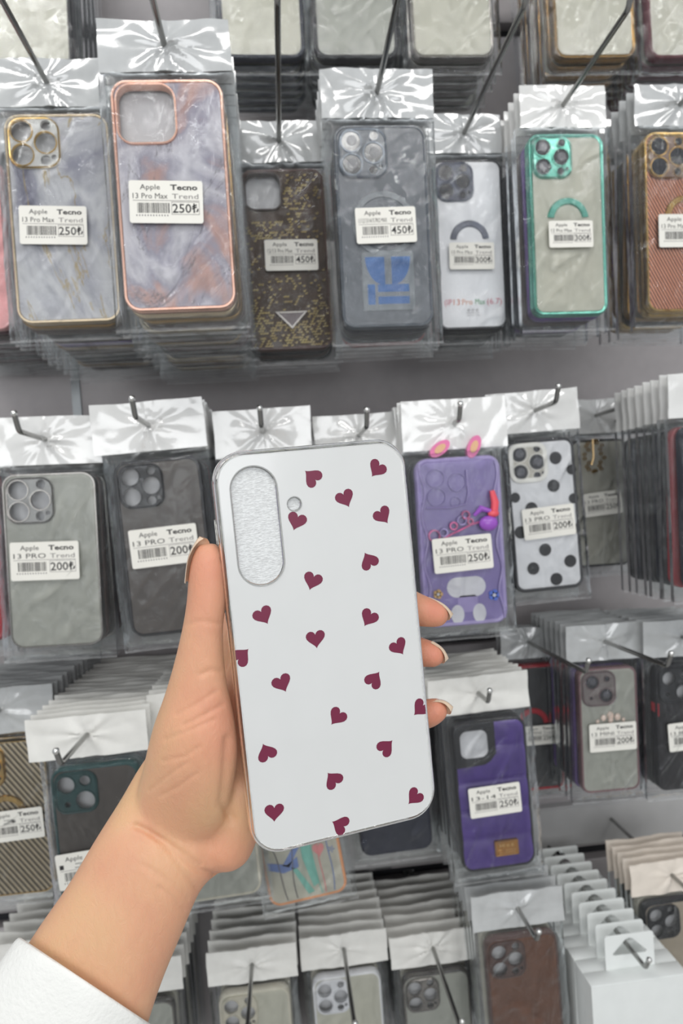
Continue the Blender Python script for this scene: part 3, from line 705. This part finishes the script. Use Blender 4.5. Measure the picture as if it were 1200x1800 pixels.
pack('a', 1268, 890, 290, 140, p13, 2.0, 'navy phone case with a dark red band cut by the right edge, middle row', M_navy, M_navy, 'none', lab=None, extra=ex_band, n=7, cols=(RD, BK, NV, BK, BK, NV, BK), seed=16.3, short='navy banded case at the right edge', hookY=.56, TW=.088, hooklab='steel hook at the right edge of the middle row', TH=.040)

# ------------------------------------------------------------------ third row
pack('a', 868, 1397, 268, 132, p13, 4.6, 'purple quilted phone case with black camera block and gold plaque, 250 sticker', M_black, M_quilt, 'pads', price='250', model='13-14', lab=LB(868, 1397, 866, 1401, 268, p13, 4.6, 1), labsc=1.0,
     extra=ex_quilt, foff=.003, n=8, cols=(BK, NV, BK), seed=17.1, short='purple quilted case', hookY=.615, TW=.1, hooklab='steel hook through the white tab of the purple quilted case', TH=.036, tabm=M_tab_dull, step=.013, taboff=-.006)
pack('a', 937, 1280, 224, 108, .147, 2.5, 'dark phone case with red rim partly behind the purple quilted case', M_red, M_darkback, 'none', price='250', model='13 MINI', lab=LB(937, 1280, 948, 1290, 224, .147, 2.5, 0), labsc=.75, mag=('half', M_red, .004), n=1, cols=(WN,), seed=18.2,
     short='red rimmed dark case', hookY=.61, TW=.066, hooklab='long steel hook crossing above the red rimmed case', tabm=M_tab_grey, TH=.036, bt=.0035)
pack('a', 1071, 1283, 222, 107, .133, 2.0, 'small clear phone case with dusky pink rim, two lenses and crystal cluster, 200 sticker', plain('dusky_pink_rim', (150, 118, 122), .25, .5), M_frost, 'two', plain('mini_island', (128, 120, 118), .25), plain('dusky_ring', (120, 100, 104), .3, .4), inner=M_lens2,
     price='200', model='13 MINI', lab=LB(1071, 1283, 1074, 1293, 222, .133, 2.0, 0), labsc=1.0, extra=ex_crown, n=7, cols=(VI, NV, WN, NV), seed=19.6, short='dusky pink mini case', hookY=.57, TW=.085, hooklab='long steel hook over the dusky pink mini case', tabm=M_tab_grey, TH=.038)
pack('a', 1207, 1277, 224, 112, .133, 1.6, 'black phone case with red side button cut by the right edge, lower row', M_black, M_blackback, 'two', M_black, M_black, price='200', model='13 MINI', lab=LB(1207, 1277, 1212, 1290, 224, .133, 1.6, 3), extra=ex_buttons, n=6, cols=(BK, NV), seed=20.9, short='black mini case at the right edge',
     hookY=.56, TW=.085, hooklab='steel hook at the right edge of the lower row', tabm=M_tab_grey, TH=.038)
pack('a', 178, 1496, 306, 152, p13, 5.2, 'smoky dark phone case with deep green rim and camera block beside the wrist', M_green, M_smoke, 'mirror', M_green, M_green, price='200', model='13', lab=LB(178, 1496, 160, 1522, 306, p13, 5.2, 3), labsc=1.05, n=16, cols=(TLc, BK, SV), seed=21.3,
     short='green rimmed smoky case', hookY=.525, TW=.1, hooklab='short steel hook through the white tab beside the thumb', tabm=M_tab_dull, TH=.036, step=.015, isl=.036, taboff=-.004)
pack('a', 12, 1440, 275, 148, p13, 4.6, 'silver diagonal carbon print phone case with gold rim and ring at the left edge', M_gold, M_carbon, 'tri', M_gold, M_gold, inner=M_lens, price='250', model='13', lab=LB(12, 1440, 30, 1447, 275, p13, 4.6, 2), labsc=1.0, mag=('half', M_gold, .004),
     n=12, cols=(GD, BZ, BK), seed=22.7, short='silver carbon case', hookY=.55, TW=.1, hooklab='steel hook at the left edge of the lower row', tabm=M_tab_grey, TH=.044, bt=.0018)
pack('a', 372, 1440, 290, 150, p13, 6.0, 'cream rimmed phone case peeking out below the palm of the hand', M_creamrub, M_frost, 'none', lab=None, n=7, cols=(CR, SV), seed=23.5, short='cream rimmed case', TW=.092, tabm=M_tab_dull)
pack('a', 520, 1452, 272, 140, p13, 10.5, 'white phone case with peach rim and floral print below the heart case', M_orange, M_ivory, 'none', lab=None, extra=ex_floral, n=3, cols=(CR, PG), seed=24.6, short='peach rimmed floral case', TW=.09, tabm=M_tab_dull)
pack('a', 688, 1375, 255, 128, p13, 5.0, 'navy phone case showing its rounded end below the heart case', M_navy, M_navy, 'none', lab=None, n=4, cols=(NV, WN), seed=25.2, short='navy case below the heart case', TW=.092, tabm=M_tab_dull)
pack('a', -78, 985, 300, 150, p13, 3.3, 'red phone case at the left edge beside the frosted smoke-rim case', M_red, M_red, 'none', lab=None, n=7, cols=(RD, WN), seed=26.2, short='red case at the left edge', TW=.092)

# ------------------------------------------------------------------ lowest row
def low(cx, ytop, hpx, n, label, short, m, bk, seed, tabm=M_tab_dull, hookY=.6, **k):
    pack('a', cx, ytop + 68 * hpx / 243 + hpx / 2, hpx, hpx * .5, p13, 4.2, label, m, bk, 'tri', m, m, lab=None, n=n, seed=seed, short=short, tabm=tabm, hookY=hookY, step=k.pop('step', .019), cols=k.pop('cols', (CR, SV, BK)), TW=.094, TH=.036, hooklab='steel hook of the ' + short, **k)
low(75, 1655, 255, 7, 'white tabbed case package at the lower left corner, beside the sleeve', 'package by the white sleeve', M_creamrub, M_ivory, 31.1)
low(250, 1690, 255, 7, 'white tabbed case package at the bottom, behind the forearm', 'package behind the forearm', M_silver, M_frost, 32.1)
low(455, 1668, 250, 7, 'white tabbed case package right of the forearm in the lowest row', 'package right of the forearm', M_creamrub, M_ivory, 33.1)
low(617, 1642, 243, 6, 'white tabbed case package below the navy case in the lowest row', 'package below the navy case', M_white, M_ivory, 34.1)
low(774, 1640, 240, 6, 'white tabbed case package left of the brown wallet case in the lowest row', 'package left of the brown wallet case', M_silver, M_frost, 35.1)
low(925, 1568, 262, 5, 'brown leather wallet case in a clear bag in the lowest row', 'brown wallet case', M_brown, M_leather, 36.1, M_tab_grey)
low(1196, 1512, 240, 4, 'beige phone case with black camera block right of the white cartons', 'beige case at the right end', M_black, plain('beige_back', (180, 168, 150), .4), 37.1, plain('cream_tab', (226, 216, 204), .4), .60, step=.0135)

# cartons with euro-slot tabs
p0 = C(1124, 1722, .655); CW, CH, CDp = .097, .165, .0178
def carton_mesh():
    mb = MB(); bx = [(-CW / 2, 0), (CW / 2, 0)]
    loops(mb, [[(x, y, z) for x, y in ((-CW / 2 + i, j), (CW / 2 - i, j), (CW / 2 - i, CDp - j), (-CW / 2 + i, CDp - j))] for i, j, z in ((.0006, .0006, -CH), (0, 0, -CH + .0006), (0, 0, -.0005), (.0006, .0006, 0))], M_card, cap0=True, cap1=True)
    box(mb, -CW / 2, CW / 2, -.0004, 0, -CH * .9, -.001, M_card)
    me = mb.mesh('carton_body'); t = MB(); T0, T1 = .050, .034
    o = [(-T0 / 2, 0), (T0 / 2, 0)] + [(T0 / 2 - .003 + .003 * math.cos(a), T1 - .003 + .003 * math.sin(a)) for a in [math.pi / 2 * i / 4 for i in range(5)]] + [(-T0 / 2 + .003 - .003 * math.sin(a), T1 - .003 + .003 * math.cos(a)) for a in [math.pi / 2 * i / 4 for i in range(5)]]
    h = [(-.0175, .0155), (-.016, .0135), (.016, .0135), (.0175, .0155), (.004, .0285), (0, .0300), (-.004, .0285)]
    plate(t, o, [h], CDp - .0006, CDp, M_card); return me, t.mesh('euro_slot_tab')
cm, ct = carton_mesh()
for k in range(10):
    q = p0 + Vector((0, .0193 * k, -.0193 * k * math.sin(HOOK_A)))
    e = empty('hanging_carton', Matrix.Translation(q) @ Matrix.Rotation(math.radians(random.uniform(-.8, .8)), 4, 'Y'))
    if k == 0: lb = 'frontmost white hanging carton of the row beside the brown wallet case'
    elif k == 9: lb = 'rearmost white hanging carton, right under the light rail'
    else: lb = 'white hanging carton with slotted tab, number %s from the front of its row' % ['', 'two', 'three', 'four', 'five', 'six', 'seven', 'eight', 'nine'][k]
    tag(e, lb, 'carton', 'white cartons on one hook'); link('carton_body', cm, e); link('euro_slot_tab', ct, e)
hook(p0 + Vector((0, CDp, .0195)), .60, 'steel hook running through the white cartons')

# ------------------------------------------------------------------ the heart case held in front
HR = np.array([[.95641896, .09651744, -.27558511], [-.10771839, .99384754, -.02576443], [.27140287, .05432718, .96093134]])
Ht = np.array([-.00452782, .05428023, .28115431]); HW, HH = .0808, .164
hm = Matrix((CD(HR[:, 0]), CD(HR[:, 2]), CD(-HR[:, 1]))).transposed().to_4x4(); hm.translation = CAM + CD(Ht)
def HP(px, py):
    d = np.array([(px - 600) / FPX, (py - 900) / FPX, 1.]); n = HR[:, 2]; P = d * (n.dot(Ht) / n.dot(d)) - Ht
    return P.dot(HR[:, 0]), -P.dot(HR[:, 1])
hero = empty('phone_case', hm)
tag(hero, 'white phone case with burgundy hearts and a clear rim held in the hand', 'phone case')
m, nt, b = newmat('clear_soft_plastic'); b.inputs['Transmission Weight'].default_value = 1; b.inputs['IOR'].default_value = 1.32; b.inputs['Roughness'].default_value = .06
b.inputs['Base Color'].default_value = (.90, .90, .89, 1); M_tpu = m; _bump(nt, b, _noise(nt, _coords(nt), 120, 3).outputs[0], .25, .0006)
HRd = .0125
mb = MB(); frame(mb, HW, HH, HRd, [(.0022, .0014), (.0020, .0002), (.0014, -.0002), (.0006, .0002), (0, .0014), (-.0001, .005), (0, .0092), (.0010, .0100), (.0016, .0092), (.0016, .0022), (.0022, .0014)], M_tpu, n=10)
mb.build('clear_rim', hero)
cpx, cpz = HP(453, 925); pill = rr(.0186, .0478, .0092, 10, cpx, cpz); fx, fz = HP(517.5, 886)
M_panel = plain('glossy_white_print', (210, 211, 210), .22, 0, .5, .01, coat=.6)
mb = MB(); plate(mb, rr(HW - .0026, HH - .0036, HRd - .0016, 10, .0002, 0), [pill, circ(fx, fz, .0029, 20)], .0002, .0014, M_panel)
HS = [(548, 838, -37, -33), (662, 825, -23, 35), (607, 877, 17, 38), (673, 907, 25, 38), (521, 917, -13, 40), (648, 985, -22, -42), (549, 1022, -13, 40), (463, 1083, 22, 40), (648, 1087, -22, 40), (555, 1124, 5, 40), (425, 1153, 33, -35),
      (701, 1138, 22, 37), (496, 1202, 18, 40), (658, 1194, 25, -38), (738, 1246, -27, 30), (592, 1261, -25, 34), (468, 1322, -15, -35), (679, 1313, 30, -32), (585, 1370, -27, -33), (728, 1402, -27, 31), (482, 1429, 0, 36), (597, 1450, -34, -14)]
for px, py, dx, dy in HS:
    x, z = HP(px, py); x2, z2 = HP(px + dx * .3, py + dy * .3); a = math.atan2(z2 - z, x2 - x) + math.pi / 2
    pts = [(x + (p[0] * math.cos(a) - p[1] * math.sin(a)) * .0043, z + (p[0] * math.sin(a) + p[1] * math.cos(a)) * .0043) for p in hearts_pts()]
    lim = HW / 2 - .0014; pts = [(max(-lim, min(lim, u)), v) for u, v in pts]
    flat(mb, pts, .00012, M_heart)
mb.build('printed_panel', hero)
m, nt, b = newmat('grained_window_film'); mp = _coords(nt, (.5, 1, 1.6)); nz_ = _noise(nt, mp, 1500, 2); b.inputs['Roughness'].default_value = .28
r_ = _ramp(nt, nz_.outputs[0], [(.3, s2l((196, 197, 197))), (.72, s2l((228, 230, 230)))]); nt.links.new(r_.outputs[0], b.inputs['Base Color']); _bump(nt, b, nz_.outputs[0], .45, .0006); M_win = m
mb = MB(); flat(mb, rr(.0182, .0474, .009, 10, cpx, cpz), .0016, M_win); frame(mb, .0186, .0478, .0092, [(-.0004, .0001), (.0, -.0003), (.0005, .0016)], M_tpu, cpx, cpz, 10); mb.build('camera_window', hero)
mb = MB(); flat(mb, circ(fx, fz, .0028, 20), .0016, M_win); frame(mb, .0058, .0058, .0029, [(-.0003, .0001), (.0, -.0002), (.0004, .0016)], M_tpu, fx, fz, 6); mb.build('flash_hole', hero)
mb = MB()
for v0 in (.16, .25): box(mb, -HW / 2 - .0006, -HW / 2 + .0002, .003, .008, HH * (.5 - v0) - .010, HH * (.5 - v0), M_tpu)
mb.build('side_buttons', hero)

# ------------------------------------------------------------------ hand and forearm
def ell(mb, secs, n=28):
    ls = []
    for (lx, ly, rx, ry, z, ht) in secs:
        a, b2 = C(lx, ly, z), C(rx, ry, z); c = (a + b2) / 2; u = (b2 - a) / 2; vdir = (CAM - c).normalized() * ht
        ls.append([tuple(c + u * (abs(math.cos(t)) ** .9 * (1 if math.cos(t) >= 0 else -1)) + vdir * (abs(math.sin(t)) ** .9 * (1 if math.sin(t) >= 0 else -1))) for t in [2 * math.pi * i / n for i in range(n)]])
    # smooth interpolation between sections
    out = []
    for i in range(len(ls) - 1):
        p0_, p1, p2, p3 = ls[max(i - 1, 0)], ls[i], ls[i + 1], ls[min(i + 2, len(ls) - 1)]
        for s in range(4):
            t = s / 4
            out.append([tuple(.5 * ((2 * B) + (-A + C_) * t + (2 * A - 5 * B + 4 * C_ - D) * t * t + (-A + 3 * B - 3 * C_ + D) * t ** 3) for A, B, C_, D in zip(a, b_, c_, d)) for a, b_, c_, d in zip(p0_, p1, p2, p3)])
    out.append(ls[-1]); loops(mb, out, M_liner, cap0=True, cap1=True)
def chain(mb, pts):
    P = [C(x, y, z) for x, y, z, r in pts]; R_ = [p[3] for p in pts]; pp, rr2 = [], []
    for i in range(len(P) - 1):
        for s in range(5):
            t = s / 5; a, b2, c_, d = P[max(i - 1, 0)], P[i], P[i + 1], P[min(i + 2, len(P) - 1)]
            pp.append(.5 * ((2 * b2) + (-a + c_) * t + (2 * a - 5 * b2 + 4 * c_ - d) * t * t + (-a + 3 * b2 - 3 * c_ + d) * t ** 3)); rr2.append(R_[i] * (1 - t) + R_[i + 1] * t)
    pp.append(P[-1]); rr2.append(R_[-1]); tube(mb, pp, rr2, M_liner, 16); ball(mb, P[-1], R_[-1], M_liner, 16); ball(mb, P[0], R_[0], M_liner, 16)
hb = MB()
ell(hb, [(-210, 2060, 160, 2160, .283, .027), (-60, 1830, 220, 1940, .286, .025), (58, 1645, 274, 1755, .290, .0225), (118, 1558, 320, 1640, .292, .0205), (168, 1475, 356, 1560, .294, .019), (212, 1405, 400, 1522, .2975, .0170),
        (244, 1350, 440, 1470, .301, .0160), (285, 1290, 520, 1420, .305, .016), (320, 1220, 590, 1370, .313, .0135), (350, 1130, 620, 1290, .321, .012), (380, 1070, 620, 1180, .326, .010)])
ell(hb, [(215, 1470, 330, 1520, .2985, .0150), (232, 1420, 362, 1492, .2955, .0170), (247, 1368, 392, 1452, .290, .0198), (258, 1322, 408, 1392, .286, .0215), (270, 1275, 418, 1325, .2835, .0205), (288, 1225, 412, 1262, .281, .0160), (305, 1168, 397, 1188, .278, .0122), (320, 1105, 392, 1112, .276, .0102), (328, 1055, 397, 1057, .2755, .0097), (331, 1012, 395, 1010, .2755, .0090),
        (337, 980, 391, 977, .2755, .0073), (348, 957, 381, 954, .2755, .0042)])
chain(hb, [(425, 1385, .298, .0125), (412, 1440, .297, .0122), (398, 1478, .2965, .0125)])
chain(hb, [(400, 1290, .302, .010), (420, 1220, .303, .0085), (440, 1170, .308, .008)])
chain(hb, [(470, 1200, .322, .0095), (560, 1085, .330, .009), (670, 1052, .323, .0082), (735, 1072, .3095, .0074), (766, 1080, .3075, .0060)])
chain(hb, [(500, 1240, .324, .0095), (600, 1160, .332, .009), (690, 1138, .324, .0078), (742, 1147, .312, .0066), (760, 1151, .3095, .0058)])
chain(hb, [(520, 1290, .322, .009), (610, 1240, .333, .0085), (690, 1262, .326, .0075), (746, 1255, .3135, .0069), (765, 1249, .311, .0058)])
chain(hb, [(520, 1350, .320, .008), (600, 1330, .329, .0075), (655, 1335, .323, .006)])
tmp = bpy.data.objects.new('hand_tmp', hb.mesh('hand_tmp')); COL.objects.link(tmp)
md = tmp.modifiers.new('r', 'REMESH'); md.mode = 'VOXEL'; md.voxel_size = .00095
ms = tmp.modifiers.new('s', 'SMOOTH'); ms.factor = .5; ms.iterations = 26
dg = bpy.context.evaluated_depsgraph_get(); hme = bpy.data.meshes.new_from_object(tmp.evaluated_get(dg)); bpy.data.objects.remove(tmp)
hme.name = 'hand'
# creases of the wrist, the thumb joint and the palm, pressed into the skin
crs = [([(236, 1452), (262, 1462), (290, 1482), (325, 1512), (355, 1532), (383, 1542)], 0.00116, .0014), ([(238, 1450), (270, 1470), (300, 1500), (345, 1562)], 0.00072, .0011), ([(262, 1466), (290, 1478), (318, 1496), (352, 1520)], 0.00072, .001),
       ([(388, 1180), (372, 1178), (352, 1186)], 0.00058, .001), ([(392, 1238), (375, 1248), (350, 1262), (322, 1275)], 0.00058, .0009), ([(380, 1215), (350, 1235), (310, 1256)], 0.00043, .0009), ([(376, 1265), (330, 1285), (290, 1300)], 0.00043, .0009),
       ([(400, 1300), (396, 1360), (390, 1412), (408, 1440)], 0.00116, .002), ([(330, 1098), (350, 1092), (385, 1096)], 0.00043, .0008), ([(330, 1340), (300, 1360), (262, 1390)], 0.00036, .0008), ([(345, 1360), (310, 1385), (280, 1400)], 0.00036, .0008),
       ([(280, 1560), (305, 1580), (322, 1600)], 0.00043, .001), ([(250, 1520), (290, 1545), (330, 1580)], 0.00036, .001), ([(352, 1312), (325, 1330), (285, 1338)], 0.00036, .0008)]
N = len(hme.vertices); co = np.empty(N * 3, 'f'); hme.vertices.foreach_get('co', co); co = co.reshape(-1, 3).astype(float); no = np.empty(N * 3, 'f'); hme.vertices.foreach_get('normal', no); no = no.reshape(-1, 3).astype(float)
rel = co - np.array(CAM); Bs = np.array([[Xc[i], Yc[i], Zc[i]] for i in range(3)]); cc = rel @ Bs.T
uv = cc[:, :2] / cc[:, 2:] * FPX + [600, 900]; front = (no * rel).sum(1) < 0
for pl, dep, wd in crs:
    dmin = np.full(N, 1e9)
    for (a, b_) in zip(pl[:-1], pl[1:]):
        a = np.array(a, float); b_ = np.array(b_, float); ab = b_ - a; t = np.clip(((uv - a) @ ab) / ab.dot(ab), 0, 1); dmin = np.minimum(dmin, np.linalg.norm(uv - a - t[:, None] * ab, axis=1))
    dm = dmin * .29 / FPX; co -= no * (dep * np.exp(-(dm / wd) ** 2) * front)[:, None]
fl = np.zeros(N)
for fx_, fy_, fr_, fa_ in ((765, 1072, 42, .75), (765, 1148, 38, .7), (768, 1250, 38, .65), (365, 1000, 75, .42), (385, 1270, 90, .38), (345, 1300, 80, .2), (400, 1500, 60, .42), (330, 1420, 60, .15)):
    fl = np.maximum(fl, fa_ * np.exp(-(((uv - [fx_, fy_]) ** 2).sum(1)) / fr_ ** 2))
fat = hme.attributes.new('flush', 'FLOAT', 'POINT'); fat.data.foreach_set('value', fl.astype('f'))
hme.vertices.foreach_set('co', co.astype('f').ravel()); hme.update(); hme.shade_smooth()
m, nt, b = newmat('skin'); mp = _coords(nt); n1 = _noise(nt, mp, 22, 4, .6)
r_ = _ramp(nt, n1.outputs[0], [(.32, s2l((216, 174, 132))), (.5, s2l((218, 168, 132))), (.75, s2l((212, 154, 124)))])
at = nt.nodes.new('ShaderNodeAttribute'); at.attribute_name = 'flush'; mx = nt.nodes.new('ShaderNodeMix'); mx.data_type = 'RGBA'
nt.links.new(at.outputs['Fac'], mx.inputs[0]); nt.links.new(r_.outputs[0], mx.inputs[6]); mx.inputs[7].default_value = s2l((206, 122, 102))
nt.links.new(mx.outputs[2], b.inputs['Base Color']); b.inputs['Roughness'].default_value = .45
b.inputs['Subsurface Weight'].default_value = .25; b.inputs['Subsurface Radius'].default_value = (.006, .0022, .0012); b.inputs['Subsurface Scale'].default_value = .6
mp2 = _coords(nt, (1, 1, .45), (0, .5, 0)); _bump(nt, b, _noise(nt, mp2, 330, 7, 1.2, .7).outputs[0], .45, .0009)
hme.materials.clear(); hme.materials.append(m); hme.polygons.foreach_set('material_index', [0] * len(hme.polygons))
hand = bpy.data.objects.new('person', hme); COL.objects.link(hand)
tag(hand, 'person, only the left hand and forearm in a white sleeve, holding the heart case', 'person')
M_nail = plain('natural_nail', (232, 206, 178), .16, 0, .6, .04, coat=.5)
def nail(base, tip, nrm, w0):
    a, t = C(*base), C(*tip); L = (t - a); l = L.normalized(); n_ = CD(nrm); n_ = (n_ - l * n_.dot(l)).normalized(); s_ = l.cross(n_); mb = MB(); nu, nv = 14, 10
    for side in (0, 1):
        vs = []
        for i in range(nu + 1):
            u = i / nu; wd = w0 * (math.sqrt(max(0, 1 - max(0, (u - .45) / .56) ** 2.2)) if u > .45 else .88 + .12 * u / .45)
            for j in range(nv + 1):
                ph = math.radians(-68 + 136 * j / nv)
                vs.append(a + L * u + s_ * (wd * math.sin(ph)) + n_ * (w0 * (math.cos(ph) - 1) * 1.0 + .0010 * math.sin(math.pi * u) + (.0002 if side else 0)))
        fs = [(i * (nv + 1) + j, i * (nv + 1) + j + 1, (i + 1) * (nv + 1) + j + 1, (i + 1) * (nv + 1) + j) for i in range(nu) for j in range(nv)]
        mb.add(vs, fs if side else [f[::-1] for f in fs], M_nail)
    o = mb.build('fingernail', hand)
nail((752, 1052, .3115), (796, 1080, .3085), (.38, -.72, .6), .0050)
nail((759, 1129, .3122), (788, 1158, .3092), (.44, -.70, .58), .0048)
nail((763, 1231, .3134), (796, 1243, .3105), (.1, -.75, .66), .0049)
nail((331, 1022, .2775), (351, 943, .2765), (-.82, -.1, .58), .0056)

# white sleeve cuff
sb = MB(); secs = [(44, 1652, 268, 1800, .289, .0265), (34, 1646, 270, 1806, .289, .0285), (20, 1660, 268, 1825, .2885, .0295), (-40, 1750, 250, 1900, .287, .031), (-110, 1860, 225, 2000, .285, .033), (-230, 2060, 190, 2180, .282, .035)]
ls = []; n = 40
for q, (lx, ly, rx, ry, z, ht) in enumerate(secs):
    a, b2 = C(lx, ly, z), C(rx, ry, z); c = (a + b2) / 2; u = (b2 - a) / 2; vd = (CAM - c).normalized() * ht
    ls.append([tuple(c + (u * math.cos(t) + vd * math.sin(t)) * (1 + .05 * noise.noise(Vector((math.cos(t) * 2, math.sin(t) * 2, q * .9))))) for t in [2 * math.pi * i / n for i in range(n)]])
loops(sb, ls, plain('white_knit', (232, 232, 228), .8, 0, .2, .02, .5, 500))
sl = sb.build('sleeve'); sd = sl.modifiers.new('s', 'SOLIDIFY'); sd.thickness = .0016; sd.offset = -1; ss = sl.modifiers.new('u', 'SUBSURF'); ss.levels = 1; ss.render_levels = 2
sl.parent = hand
